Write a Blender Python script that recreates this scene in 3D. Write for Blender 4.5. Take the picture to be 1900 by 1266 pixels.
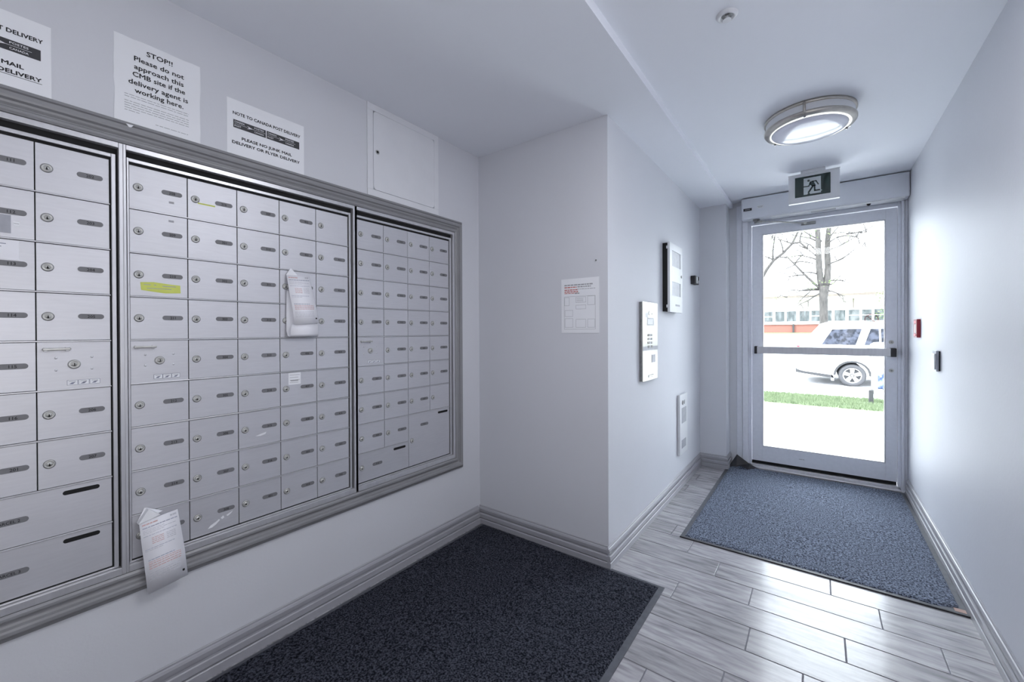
import bpy, bmesh, math, random
from mathutils import Matrix, Vector
random.seed(7)
PI = math.pi
for o in list(bpy.data.objects): bpy.data.objects.remove(o)
SC = bpy.context.scene
COL = SC.collection

# ---------------------------------------------------------------- camera
CAM_H = 1.23
def camera():
    yaw, pit, rol = [math.radians(a) for a in (36.53265, -0.27128, -0.24068)]
    F = Vector((-math.sin(yaw)*math.cos(pit), math.cos(yaw)*math.cos(pit), math.sin(pit)))
    R = Vector((math.cos(yaw), math.sin(yaw), 0)); U = R.cross(F)
    R2 = R*math.cos(rol)+U*math.sin(rol); U2 = U*math.cos(rol)-R*math.sin(rol)
    cd = bpy.data.cameras.new('camera'); cd.sensor_width = 36; cd.lens = 769.069/1900*36
    cd.shift_y = (618.812-633)/1900; cd.clip_start = .02; cd.clip_end = 400
    c = bpy.data.objects.new('camera', cd); COL.objects.link(c)
    M = Matrix.Identity(4)
    for i in range(3):
        M[i][0] = R2[i]; M[i][1] = U2[i]; M[i][2] = -F[i]
    M[2][3] = CAM_H
    c.matrix_world = M
    SC.camera = c
camera()
XR_ = .537
# ---------------------------------------------------------------- sky, lights, exposure
SKY = 5.2
w = bpy.data.worlds.new('sky'); SC.world = w; w.use_nodes = True
bg = w.node_tree.nodes['Background']; bg.inputs[0].default_value = (.90, .95, 1.0, 1); bg.inputs[1].default_value = SKY
def light(kind, name, loc, rot, energy, size=None, sy=None, col=(1, 1, 1)):
    l = bpy.data.lights.new(name, kind); l.energy = energy; l.color = col
    if kind == 'AREA':
        l.shape = 'RECTANGLE'; l.size = size; l.size_y = sy
    if kind == 'SUN': l.angle = math.radians(2)
    o = bpy.data.objects.new(name, l); o.location = loc; o.rotation_euler = rot; COL.objects.link(o); return o
light('SUN', 'sun', (0, 8, 9), (math.radians(25), math.radians(-28), 0), 3.0, col=(1, .97, .9))
light('AREA', 'side_fill', (XR_-.03, -.35, 1.5), (math.radians(110), 0, math.radians(88)), 10.5, 1.5, 1.5, (1, .985, .97))  # added fill against the right wall behind the viewer, standing for an unseen opening
light('AREA', 'corridor_fill', (.10, 1.1, 2.385), (0, 0, 0), 8, .5, .6, (.97, .98, 1))  # unseen overhead fill added to brighten the corridor, no fixture there
light('AREA', 'rear_fill', (-1.1, -1.0, 2.345), (0, 0, 0), .6, .9, .6, (.97, .98, 1))  # weak fill added out of view behind the viewer for floor and ceiling bounce
SC.view_settings.view_transform = 'Standard'; SC.view_settings.look = 'None'
SC.view_settings.gamma = 1; SC.view_settings.exposure = 1.0
try: SC.view_settings.use_curve_mapping = False
except Exception: pass

# ---------------------------------------------------------------- measures
XL, YB, XC, XR, YD, YP, XP = -1.764, 2.0245, -.880, .537, 4.308, 4.084, -.6626
ZC, ZH, XS = 2.351, 2.393, -.637
YR = -1.75

# ---------------------------------------------------------------- materials
def mat(name, c1, c2=None, rough=.5, metal=0., scale=8., stretch=(1, 1, 1), bump=0., bscale=None, detail=4, spec=None, coat=0, lo=.3, hi=.7, rnd=0., sheen=0):
    m = bpy.data.materials.new(name); m.use_nodes = True
    nt = m.node_tree; p = nt.nodes['Principled BSDF']
    if c2 is None: c2 = tuple(x*.93 for x in c1)
    g = nt.nodes.new('ShaderNodeTexCoord'); mp = nt.nodes.new('ShaderNodeMapping'); mp.inputs['Scale'].default_value = stretch
    nt.links.new(g.outputs['Object'], mp.inputs[0])
    vec = mp.outputs[0]
    if rnd:
        oi = nt.nodes.new('ShaderNodeObjectInfo'); mu = nt.nodes.new('ShaderNodeMath'); mu.operation = 'MULTIPLY'; mu.inputs[1].default_value = 37.
        nt.links.new(oi.outputs['Random'], mu.inputs[0])
        ad = nt.nodes.new('ShaderNodeVectorMath'); ad.operation = 'ADD'
        nt.links.new(vec, ad.inputs[0]); nt.links.new(mu.outputs[0], ad.inputs[1]); vec = ad.outputs[0]
    n = nt.nodes.new('ShaderNodeTexNoise'); n.inputs['Scale'].default_value = scale; n.inputs['Detail'].default_value = detail
    nt.links.new(vec, n.inputs['Vector'])
    r = nt.nodes.new('ShaderNodeValToRGB'); r.color_ramp.elements[0].position = lo; r.color_ramp.elements[1].position = hi
    r.color_ramp.elements[0].color = (*c1, 1); r.color_ramp.elements[1].color = (*c2, 1)
    nt.links.new(n.outputs[0], r.inputs[0])
    out = r.outputs[0]
    if rnd:
        hs = nt.nodes.new('ShaderNodeHueSaturation'); mr = nt.nodes.new('ShaderNodeMapRange')
        mr.inputs[3].default_value = 1-rnd; mr.inputs[4].default_value = 1+rnd
        nt.links.new(oi.outputs['Random'], mr.inputs[0]); nt.links.new(mr.outputs[0], hs.inputs['Value'])
        nt.links.new(out, hs.inputs['Color']); out = hs.outputs[0]
    nt.links.new(out, p.inputs['Base Color'])
    p.inputs['Roughness'].default_value = rough; p.inputs['Metallic'].default_value = metal
    if spec is not None: p.inputs['Specular IOR Level'].default_value = spec
    if coat: p.inputs['Coat Weight'].default_value = coat; p.inputs['Coat Roughness'].default_value = .1
    if sheen: p.inputs['Sheen Weight'].default_value = sheen; p.inputs['Sheen Tint'].default_value = (.7, .8, 1, 1)
    if bump:
        b = nt.nodes.new('ShaderNodeBump'); b.inputs['Strength'].default_value = bump; b.inputs['Distance'].default_value = .002
        if bscale:
            n2 = nt.nodes.new('ShaderNodeTexNoise'); n2.inputs['Scale'].default_value = bscale; n2.inputs['Detail'].default_value = 3
            nt.links.new(vec, n2.inputs['Vector']); nt.links.new(n2.outputs[0], b.inputs['Height'])
        else: nt.links.new(n.outputs[0], b.inputs['Height'])
        nt.links.new(b.outputs[0], p.inputs['Normal'])
    return m
def glass(name, tint=(.97, .99, 1), refl=.06):
    m = bpy.data.materials.new(name); m.use_nodes = True; nt = m.node_tree; nt.nodes.clear()
    o = nt.nodes.new('ShaderNodeOutputMaterial'); t = nt.nodes.new('ShaderNodeBsdfTransparent'); g = nt.nodes.new('ShaderNodeBsdfGlossy')
    g.inputs['Roughness'].default_value = .02; n = nt.nodes.new('ShaderNodeTexNoise'); n.inputs['Scale'].default_value = 3
    r = nt.nodes.new('ShaderNodeValToRGB'); r.color_ramp.elements[0].color = (*tint, 1); r.color_ramp.elements[1].color = (*[x*.985 for x in tint], 1)
    nt.links.new(n.outputs[0], r.inputs[0]); nt.links.new(r.outputs[0], t.inputs[0])
    f = nt.nodes.new('ShaderNodeMixShader'); fr = nt.nodes.new('ShaderNodeFresnel'); fr.inputs[0].default_value = 1.28
    nt.links.new(fr.outputs[0], f.inputs[0]); nt.links.new(t.outputs[0], f.inputs[1]); nt.links.new(g.outputs[0], f.inputs[2])
    nt.links.new(f.outputs[0], o.inputs[0]); return m
W = (.70, .71, .76)
M = dict(
 wall=mat('wall_paint', W, (.68, .69, .735), .62, scale=1.6, bump=.15, bscale=120, spec=.3),
 wall_gloss=mat('wall_paint_sheen', (.72, .73, .78), (.69, .70, .755), .55, scale=1.4, bump=.2, bscale=60, spec=.4),
 ceil=mat('ceiling_paint', (.86, .88, .94), (.84, .86, .92), .7, scale=1.2, bump=.1, bscale=90, spec=.2),
 base=mat('baseboard_paint', (.40, .40, .435), (.36, .36, .395), .4, scale=6),
 mould=mat('grey_moulding_paint', (.29, .29, .305), (.26, .26, .275), .38, scale=7),
 tile=mat('wood_look_tile', (.19, .185, .205), (.42, .41, .435), .26, scale=8, stretch=(.9, 6, 1), bump=.2, detail=8, rnd=.12, lo=.25, hi=.62, coat=.25),
 grout=mat('grout', (.22, .22, .25), (.17, .17, .2), .8, scale=20),
 mat1=mat('dark_mat_pile', (.004, .005, .009), (.075, .08, .105), .95, scale=150, bump=1., bscale=260, lo=.38, hi=.68, detail=2, spec=.1),
 mat2=mat('blue_grey_mat_pile', (.010, .014, .028), (.25, .29, .38), .95, scale=130, bump=1., bscale=230, lo=.39, hi=.64, detail=3, spec=.15, sheen=.15),
 rubber=mat('rubber_edge', (.10, .105, .125), (.07, .075, .09), .55, scale=30),
 rubber_dark=mat('rubber_dark', (.012, .012, .016), (.02, .02, .025), .5, scale=30),
 tan=mat('mat_backing', (.55, .38, .33), (.45, .32, .28), .8),
 alu=mat('brushed_aluminium', (.66, .66, .70), (.625, .625, .665), .48, .60, scale=18, stretch=(1, 9, .5), rnd=.03),
 alubar=mat('satin_aluminium', (.66, .66, .69), (.60, .60, .63), .32, .6, scale=12, stretch=(6, .6, 6)),
 black=mat('black_void', (.004, .004, .005), (.007, .007, .008), .8),
 plate=mat('engraved_plate', (.20, .20, .215), (.175, .175, .19), .5, scale=40),
 ink=mat('ink', (.01, .01, .012), (.016, .016, .02), .6),
 inkblue=mat('ink_blue', (.18, .19, .27), (.24, .25, .33), .6),
 palered=mat('ink_pale_red', (.66, .42, .42), (.70, .46, .46), .6), paleblue=mat('ink_pale_blue', (.42, .43, .54), (.48, .49, .6), .6), palegrey=mat('ink_pale_grey', (.56, .56, .62), (.6, .6, .66), .6),
 inkred=mat('ink_red', (.55, .17, .16), (.60, .22, .2), .6),
 inkgrey=mat('ink_grey', (.36, .36, .39), (.42, .42, .45), .6),
 bar=mat('dark_banner', (.035, .036, .042), (.05, .05, .056), .5),
 chrome=mat('lock_chrome', (.62, .62, .60), (.46, .46, .45), .32, .6, scale=60),
 darkchrome=mat('lock_dark', (.22, .22, .22), (.3, .3, .3), .3, .8, scale=60),
 paper=mat('paper', (.90, .91, .95), (.87, .88, .92), .6, scale=5),
 paper2=mat('paper_card', (.90, .90, .96), (.87, .87, .93), .5, scale=5),
 yellow=mat('yellow_tape', (.68, .74, .16), (.60, .66, .12), .5),
 white=mat('white_plastic', (.76, .77, .80), (.73, .74, .77), .35, scale=10),
 whitem=mat('white_metal', (.80, .81, .85), (.77, .78, .82), .4, scale=10),
 greyp=mat('grey_insert', (.34, .35, .40), (.42, .43, .48), .35, scale=30),
 steel=mat('steel_panel', (.52, .515, .48), (.40, .40, .375), .28, .8, scale=3),
 operator=mat('operator_cover', (.74, .76, .82), (.71, .73, .79), .4, .1, scale=6),
 doorm=mat('door_aluminium', (.80, .82, .89), (.76, .78, .85), .45, .1, scale=5, stretch=(8, 8, .5)),
 nickel=mat('brushed_nickel', (.60, .57, .52), (.50, .47, .43), .28, .9, scale=30),
 diff=mat('diffuser', (.78, .79, .88), (.75, .76, .85), .2, scale=4, coat=.5),
 green=mat('exit_green', (.004, .02, .018), (.006, .028, .025), .25, coat=.5),
 signw=mat('exit_white', (.62, .66, .68), (.58, .62, .64), .4),
 red=mat('red_plastic', (.35, .012, .03), (.30, .01, .025), .35),
 pinkred=mat('decal_red', (.75, .22, .25), (.7, .2, .22), .5),
 concrete=mat('concrete', (.62, .62, .62), (.54, .54, .53), .8, scale=3, bump=.3, bscale=60),
 asphalt=mat('asphalt', (.48, .48, .49), (.40, .40, .41), .85, scale=14, bump=.4, bscale=120),
 grass=mat('grass', (.085, .12, .06), (.14, .18, .10), .8, scale=9),
 brick=mat('brick_band', (.22, .085, .065), (.17, .07, .055), .8, scale=20),
 facade=mat('cream_facade', (.78, .76, .68), (.72, .7, .63), .8, scale=3),
 winframe=mat('window_frame', (.8, .8, .8), (.76, .76, .76), .5),
 pane=mat('dark_pane', (.03, .04, .042), (.10, .11, .115), .3, scale=1.7, stretch=(3, 3, 1), lo=.4, hi=.6),
 bark=mat('bark', (.030, .028, .026), (.065, .06, .056), .9, scale=6, stretch=(3, 3, 1), bump=.6),
 leaf=mat('young_leaves', (.07, .12, .03), (.12, .17, .06), .7, scale=20),
 carw=mat('car_paint', (.82, .82, .84), (.80, .80, .82), .2, scale=2, coat=.8),
 carg=mat('car_glass', (.010, .012, .018), (.045, .05, .07), .3, spec=.15, scale=9, lo=.42, hi=.6),
 tyre=mat('tyre', (.045, .045, .05), (.06, .06, .065), .8, scale=20),
 carblk=mat('car_trim', (.018, .018, .02), (.03, .03, .033), .6, scale=20),
 rim=mat('rim', (.70, .70, .71), (.64, .64, .65), .3, .6, scale=10),
 blue=mat('blue_cloth', (.02, .04, .11), (.16, .2, .3), .6, scale=14, lo=.4, hi=.55),
 roofm=mat('roof_edge', (.12, .10, .085), (.15, .13, .11), .8),
 glass=glass('door_glass'),
 decal=glass('decal_film', (.80, .80, .80)), decalred=glass('decal_red_film', (.80, .50, .52)), decalgrey=glass('decal_grey_film', (.4, .4, .42)),
)

# ---------------------------------------------------------------- helpers
class MB:
    def __init__(s): s.bm = bmesh.new(); s.mats = []
    def mi(s, m):
        if m not in s.mats: s.mats.append(m)
        return s.mats.index(m)
    def face(s, vs, i, smooth=False):
        try: f = s.bm.faces.new(vs)
        except ValueError: return None
        f.material_index = i; f.smooth = smooth; return f
    def box(s, a, b, m, bev=0):
        i = s.mi(m); x0, y0, z0 = a; x1, y1, z1 = b
        if bev:
            t = bmesh.new(); bmesh.ops.create_cube(t, size=1)
            for v in t.verts: v.co = Vector((x0+(v.co.x+.5)*(x1-x0), y0+(v.co.y+.5)*(y1-y0), z0+(v.co.z+.5)*(z1-z0)))
            bmesh.ops.bevel(t, geom=t.edges[:], offset=bev, segments=2, affect='EDGES', profile=.5)
            s.merge(t, i); return s
        v = [s.bm.verts.new((x, y, z)) for x in (x0, x1) for y in (y0, y1) for z in (z0, z1)]
        for q in ((0, 1, 3, 2), (4, 6, 7, 5), (0, 4, 5, 1), (2, 3, 7, 6), (0, 2, 6, 4), (1, 5, 7, 3)): s.face([v[k] for k in q], i)
        return s
    def merge(s, t, i=None):
        mp = {}
        for v in t.verts: mp[v] = s.bm.verts.new(v.co)
        for f in t.faces: s.face([mp[v] for v in f.verts], f.material_index if i is None else i, f.smooth)
        t.free()
    def prism(s, pts, w0, w1, m, ax=2, smooth=False):
        """2-D outline pts extruded along axis ax (2: u,v + w;  0: pts=(y,z);  1: pts=(x,z))"""
        i = s.mi(m)
        def c(p, w): return {2: (p[0], p[1], w), 0: (w, p[0], p[1]), 1: (p[0], w, p[1])}[ax]
        a = [s.bm.verts.new(c(p, w0)) for p in pts]; b = [s.bm.verts.new(c(p, w1)) for p in pts]
        n = len(pts)
        s.face(a[::-1], i); s.face(b, i)
        for k in range(n): s.face([a[k], a[(k+1) % n], b[(k+1) % n], b[k]], i, smooth)
        return s
    def stadium(s, cu, cv, wd, ht, w0, w1, m, n=8, r=None):
        r = ht/2 if r is None else r; pts = []
        for (sx, sy, a0) in ((1, 1, 0), (-1, 1, 90), (-1, -1, 180), (1, -1, 270)):
            for k in range(n+1):
                a = math.radians(a0+90*k/n)
                pts.append((cu+sx*(wd/2-r)+r*math.cos(a), cv+sy*(ht/2-r)+r*math.sin(a)))
        return s.prism(pts, w0, w1, m)
    def disc(s, cu, cv, r, w0, w1, m, n=20, r1=None, ax=2):
        r1 = r if r1 is None else r1; i = s.mi(m)
        def c(r_, k, w):
            a, b = cu+r_*math.cos(2*PI*k/n), cv+r_*math.sin(2*PI*k/n)
            return {2: (a, b, w), 0: (w, a, b), 1: (a, w, b)}[ax]
        A = [s.bm.verts.new(c(r, k, w0)) for k in range(n)]; B = [s.bm.verts.new(c(r1, k, w1)) for k in range(n)]
        s.face(A[::-1], i); s.face(B, i)
        for k in range(n): s.face([A[k], A[(k+1) % n], B[(k+1) % n], B[k]], i, True)
        return s
    def lathe(s, prof, m, c=(0, 0), n=48, ax=2):
        i = s.mi(m); rings = []
        for r, z in prof:
            ring = []
            for k in range(n):
                a = c[0]+max(r, 1e-5)*math.cos(2*PI*k/n); b = c[1]+max(r, 1e-5)*math.sin(2*PI*k/n)
                ring.append(s.bm.verts.new({2: (a, b, z), 1: (a, z, b)}[ax]))
            rings.append(ring)
        for A, B in zip(rings, rings[1:]):
            for k in range(n): s.face([A[k], A[(k+1) % n], B[(k+1) % n], B[k]], i, True)
        return s
    def tube(s, pts, rad, m, n=7):
        i = s.mi(m); pts = [Vector(p) for p in pts]; rings = []
        for k, p in enumerate(pts):
            d = (pts[min(k+1, len(pts)-1)]-pts[max(k-1, 0)]).normalized()
            x = d.orthogonal().normalized() if k == 0 else (x-d*x.dot(d)).normalized()
            y = d.cross(x); r = rad[k] if isinstance(rad, (list, tuple)) else rad
            rings.append([s.bm.verts.new(p+(x*math.cos(2*PI*j/n)+y*math.sin(2*PI*j/n))*r) for j in range(n)])
        for A, B in zip(rings, rings[1:]):
            for j in range(n): s.face([A[j], A[(j+1) % n], B[(j+1) % n], B[j]], i, True)
        s.face(rings[0][::-1], i); s.face(rings[-1], i); return s
    def stroke(s, pts, wd, w0, w1, m):
        for (a, b) in zip(pts, pts[1:]):
            a, b = Vector(a), Vector(b); d = (b-a).normalized()*wd/2; nn = Vector((-d.y, d.x))
            s.prism([tuple(a-nn-d*.6), tuple(b-nn+d*.6), tuple(b+nn+d*.6), tuple(a+nn-d*.6)], w0, w1, m)
        return s
    def text(s, txt, size, cu, cv, w, m, al='CENTER', width=None, bold=0, sp=1.0):
        if bold:
            b = bold*size*1.6
            for q, (du, dv) in enumerate(((b, 0), (-b, 0), (0, b), (0, -b))): s.text(txt, size, cu+du, cv+dv, w+.00002*(q+1), m, al, width)
            return s
        i = s.mi(m)
        me, x0, x1 = glyphs(txt, al, bold, sp)
        k = size; kx = size if width is None else width/(x1-x0)
        off = {'CENTER': (x0+x1)/2, 'LEFT': x0, 'RIGHT': x1}[al]
        vs = [s.bm.verts.new((cu+(c[0]-off)*kx, cv+(c[1]-.36)*k, w)) for c in me[0]]
        for f in me[1]: s.face([vs[j] for j in f], i)
        return s
    def mesh(s, name):
        bmesh.ops.recalc_face_normals(s.bm, faces=s.bm.faces[:])
        me = bpy.data.meshes.new(name); s.bm.to_mesh(me); s.bm.free()
        for m in s.mats: me.materials.append(M[m])
        return me
_g = {}
def glyphs(txt, al, bold, sp):
    key = (txt, bold, sp)
    if key not in _g:
        cu = bpy.data.curves.new('t', 'FONT'); cu.body = txt; cu.size = 1; cu.offset = bold; cu.resolution_u = 2; cu.space_character = sp
        ob = bpy.data.objects.new('t', cu)
        me = bpy.data.meshes.new_from_object(ob)
        V = [tuple(v.co) for v in me.vertices]; Fc = [tuple(p.vertices) for p in me.polygons]
        _g[key] = ((V, Fc), min(v[0] for v in V), max(v[0] for v in V))
        bpy.data.objects.remove(ob); bpy.data.curves.remove(cu); bpy.data.meshes.remove(me)
    return _g[key]
def put(name, mb, parent=None, loc=(0, 0, 0), label=None, kind=None):
    me = mb if isinstance(mb, bpy.types.Mesh) else mb.mesh(name)
    o = bpy.data.objects.new(name, me); COL.objects.link(o); o.location = loc
    if parent: o.parent = parent
    if label: o['label'] = label
    if kind: o['kind'] = kind
    return o
def tag(o, label, cat, group=None, kind=None):
    o['label'] = label; o['category'] = cat
    if group: o['group'] = group
    if kind: o['kind'] = kind
    return o
AX = {'left': ((0, 1, 0), (0, 0, 1), (1, 0, 0)), 'right': ((0, -1, 0), (0, 0, 1), (-1, 0, 0)),
      'face': ((1, 0, 0), (0, 0, 1), (0, -1, 0)), 'none': ((1, 0, 0), (0, 1, 0), (0, 0, 1))}
def thing(name, loc, label, cat, face='none', group=None, kind=None):
    """Empty whose local axes are u (right along the wall), v (up), w (out of the wall)"""
    e = bpy.data.objects.new(name, None); e.empty_display_size = .1; COL.objects.link(e)
    u, v, n = AX[face]; m = Matrix.Identity(4)
    for i in range(3): m[i][0] = u[i]; m[i][1] = v[i]; m[i][2] = n[i]; m[i][3] = loc[i]
    e.matrix_world = m
    return tag(e, label, cat, group, kind)
def box(a, b, m, bev=0): return MB().box(a, b, m, bev)

# ================================================================ SETTING
def st(name, mb, label, cat='wall'): return tag(put(name, mb), label, cat, kind='structure')
st('wall_left', box((XL-.12, YR, 0), (XL, YB+.12, 2.6), 'wall'), 'white painted wall that holds the mailboxes')
st('wall_back', box((XL, YB, 0), (XC, YB+.12, 2.6), 'wall'), 'short white wall facing the viewer between mailboxes and corridor')
st('wall_corridor', box((XC-.12, YB+.12, 0), (XC, YD+.14, 2.6), 'wall'), 'white corridor wall carrying the intercom and white boxes')
st('wall_pillar', box((XC, YP, 0), (XP, YD+.14, 2.6), 'wall'), 'narrow white pillar beside the glass door', 'pillar')
st('wall_right', box((XR, YR, 0), (XR+.12, YD+.14, 2.6), 'wall_gloss'), 'bare white wall running along the corridor to the glass door')
st('wall_rear', box((XL, YR-.12, 0), (XR, YR, 2.6), 'wall'), 'white wall closing the lobby behind the viewer')
e = MB(); e.box((XP, YD-.03, 0), (-.605, YD+.14, 2.6), 'wall'); e.box((-.605, YD-.03, 2.36), (XR, YD+.14, 2.6), 'wall')
st('wall_front', e, 'white end wall strip around the entrance door')
# ceiling: lower slab over mailboxes with bulkhead edge, higher slab over corridor
st('ceiling', box((XL, YR, ZC), (XS, YD-.03, 2.6), 'ceil'), 'lower white ceiling above the mailboxes with its dropped edge', 'ceiling')
st('ceiling_high', box((XS, YR, ZH), (XR, YD-.03, 2.6), 'ceil'), 'slightly higher white ceiling over the corridor', 'ceiling')
# floor with tiles
fl = thing('floor', (0, 0, 0), 'grey wood-look plank tiles covering the lobby floor', 'floor', kind='structure')
put('grout', box((XL, YR, -.15), (XR, YD+.02, -.0025), 'grout'), fl)
PITCH, TL, G = .1535, .632, .0042
offs = {0: .043, -1: .21, -2: .377, -3: .081, -4: .402, -5: -.047, -6: -.275, -7: -.505, 1: -.72, 2: -.38, 3: -.05, 4: .30, 5: -.6, 6: -.2}
_t = {}
for r in range(-29, 12):
    y0 = 2.418+PITCH*r; y1 = y0+PITCH
    if y0 < YR or y1 > YD+.06: continue
    y1 = min(y1, YD+.02)
    off = offs.get(r, (r*.2137) % TL)
    k0 = math.floor((XL-off)/TL); k = k0
    while off+k*TL < XR:
        x0, x1 = max(off+k*TL, XL), min(off+(k+1)*TL, XR); k += 1
        if x1-x0 < .01: continue
        L = round(x1-x0-G, 4); Wd = round(y1-y0-G, 4)
        if (L, Wd) not in _t: _t[(L, Wd)] = box((-L/2, -Wd/2, -.008), (L/2, Wd/2, 0), 'tile', .0012).mesh('tile')
        put('tile', _t[(L, Wd)], fl, ((x0+x1)/2, (y0+y1)/2, random.uniform(-.0003, .0002)))
# baseboards: stepped profile (d from wall, z)
BP = [(0, 0), (.0185, 0), (.0185, .030), (.0155, .033), (.0070, .0335), (.0070, .037), (.0160, .040), (.0155, .062), (.0125, .066), (.0025, .0675), (.0025, .0735), (.0110, .077), (.0120, .092), (.0085, .100), (.0045, .103), (.0045, .108), (.002, .112), (0, .112)]
def baseboard(name, path, label):
    """path: list of (x,y) along the wall foot, room on the left hand side... offsets mitred"""
    mb = MB(); i = mb.mi('base'); P = [Vector(p) for p in path]; rings = []
    for k, p in enumerate(P):
        ns = []
        if k > 0: d = (P[k]-P[k-1]).normalized(); ns.append(Vector((-d.y, d.x)))
        if k < len(P)-1: d = (P[k+1]-P[k]).normalized(); ns.append(Vector((-d.y, d.x)))
        n = ns[0] if len(ns) == 1 else (ns[0]+ns[1])/(1+ns[0].dot(ns[1]))
        rings.append([mb.bm.verts.new((p.x+n.x*d_, p.y+n.y*d_, z)) for d_, z in BP])
    for A, B in zip(rings, rings[1:]):
        for j in range(len(BP)): mb.face([A[j], A[(j+1) % len(BP)], B[(j+1) % len(BP)], B[j]], i)
    mb.face(rings[0], i); mb.face(rings[-1][::-1], i)
    st(name, mb, label, 'baseboard')
e_ = .0005
baseboard('baseboard_left', [(XL+e_, YB-.018), (XL+e_, YR)][::-1][::-1], 'grey stepped baseboard under the mailbox wall')
baseboard('baseboard_back', [(XC+.0, YB-e_), (XL, YB-e_)], 'grey stepped baseboard of the short facing wall')
baseboard('baseboard_corridor', [(XC+e_, YP-.018), (XC+e_, YB-.017)], 'pale stepped baseboard under the intercom wall')
baseboard('baseboard_pillar', [(XP+e_, YD-.035), (XP+e_, YP-e_), (XC, YP-e_)], 'stepped baseboard wrapped round the pillar foot')
baseboard('baseboard_right', [(XR-e_, YR), (XR-e_, YD-.06)], 'pale stepped baseboard along the bare right wall')

# ================================================================ ENTRANCE DOOR
D = thing('door_1', (0, YD, 0), 'grey aluminium entrance door with full glass pane and push bar', 'door', 'face', kind='structure')
jl = MB()
for (x0, x1, w) in ((-.605, -.56, .035), (-.557, -.515, .05), (-.515, -.491, .012)): jl.box((x0, 0, -.06), (x1, 2.36, w), 'doorm', .002)
put('jamb', jl, D)
jr = MB()
for (x0, x1, w) in ((.484, .502, .012), (.502, .5165, .05), (.5185, .5365, .035)): jr.box((x0, 0, -.06), (x1, 2.36, w), 'doorm', .002)
put('jamb', jr, D)
hd = MB(); hd.box((-.515, 2.205, -.06), (.502, 2.36, .012), 'doorm', .002); hd.box((-.515, 2.175, -.06), (.502, 2.203, .006), 'doorm', .002)
put('frame_head', hd, D)
th = MB(); th.box((-.515, 0, -.07), (.502, .03, .012), 'alubar', .003); th.box((-.515, .0, .012), (.502, .012, .05), 'alubar', .004); th.box((-.49, .03, -.05), (.48, .055, -.02), 'black')
put('threshold', th, D)
for a, b, nm in (((-.487, .06), (-.408, 2.168), 'stile'), ((.416, .06), (.481, 2.168), 'stile')):
    put(nm, box((a[0], a[1], -.045), (b[0], b[1], 0), 'doorm', .002), D)
put('top_rail', box((-.408, 2.088, -.045), (.416, 2.168, 0), 'doorm', .001), D)
br_ = MB(); br_.box((-.408, .06, -.045), (.416, .19, 0), 'doorm', .001)
br_.text('■■■ ■■', .008, -.12, .125, .0006, 'inkgrey'); put('bottom_rail', br_, D)
gb = MB()
for (a, b) in (((-.408, .19), (.416, .199)), ((-.408, 2.079), (.416, 2.088)), ((-.408, .199), (-.400, 2.079)), ((.408, .199), (.416, 2.079))):
    gb.box((a[0], a[1], -.035), (b[0], b[1], -.006), 'alubar', .001)
put('glazing_bead', gb, D)
gl = put('glass_pane', box((-.402, .195, -.024), (.410, 2.083, -.018), 'glass'), D)
dc = MB(); dc.box((.288, 1.262, -.0172), (.379, 1.362, -.0166), 'decal')
ring = []
for k in range(24):
    a = 2*PI*k/24; ring.append((.333+.040*math.cos(a), 1.313+.040*math.sin(a)))
dc.stroke(ring+[ring[0]], .005, -.0166, -.0160, 'decalred')
dc.stroke([(.306, 1.300), (.358, 1.300)], .006, -.0166, -.0162, 'decalgrey'); dc.stroke([(.345, 1.312), (.352, 1.322), (.347, 1.332)], .003, -.0166, -.0162, 'decalgrey')
dc.stroke([(.306, 1.341), (.360, 1.285)], .004, -.0160, -.0156, 'decalred')
put('no_smoking_decal', dc, gl, label='square sticker with a red no-smoking ring')
pb = put('push_bar', box((-.445, 1.026, .045), (.440, 1.088, .075), 'alubar', .004), D)
for x0, x1 in ((-.462, -.440), (.436, .470)): put('end_cap', box((x0, 1.024, 0), (x1, 1.09, .078), 'rubber_dark', .004), pb, label='black end cap')
for z in (1.135, .915):
    l = MB(); l.disc(.448, z, .015, 0, .008, 'chrome', 24, .013); l.disc(.448, z, .007, .008, .011, 'darkchrome', 16); put('lock', l, D, label='round cylinder lock')

# ================================================================ MAILBOXES
LOCK = None
def lock_mesh():
    l = MB(); l.lathe([(.0, 0), (.0115, 0), (.0115, .0022), (.0100, .0034), (.0080, .0036), (.0078, .0028), (.0058, .0028), (.0056, .0042), (0, .0042)], 'chrome', n=20)
    l.lathe([(.0108, 0), (.0126, 0), (.0126, .0012), (.0112, .0014)], 'darkchrome', n=20)
    l.disc(0, -.0022, .0022, .0042, .0046, 'black', 8); l.box((-.0009, -.0054, .0042), (.0009, .0030, .0046), 'black'); return l.mesh('lock')
LOCK = lock_mesh()
def plate(txt, wd=.0555, ht=.0150, ts=.0115):
    p = MB(); p.stadium(0, 0, wd, ht, 0, .0012, 'plate', 5); p.text(txt, ts, 0, 0, .0016, 'ink', bold=.01); return p
ROWZ = [1.767-.1400*k for k in range(10)]
CW = .152
_dm = {}
def door(parent, u0, z1, wd, ht, txt=None, lock=True, lockz=-.069, plu=.1095, pz=-.067, slot=None, name='door', lu=.0225):
    key = (round(wd, 4), round(ht, 4))
    if key not in _dm: _dm[key] = box((.0012, -ht+.0030, 0), (wd-.0012, -.0026, .0036), 'alu', .0007).mesh('door')
    d = put(name, _dm[key], parent, (u0, z1, .0030))
    if lock: put('lock', LOCK, d, (lu, lockz, .0036))
    if txt: put('number_plate', plate(txt), d, (plu, pz, .0037))
    if slot:
        s = MB(); s.stadium(slot[0], slot[1], slot[2], .0125, .0035, .0040, 'black', 5); put('mail_slot', s, d, label='black slot')
    return d
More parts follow.
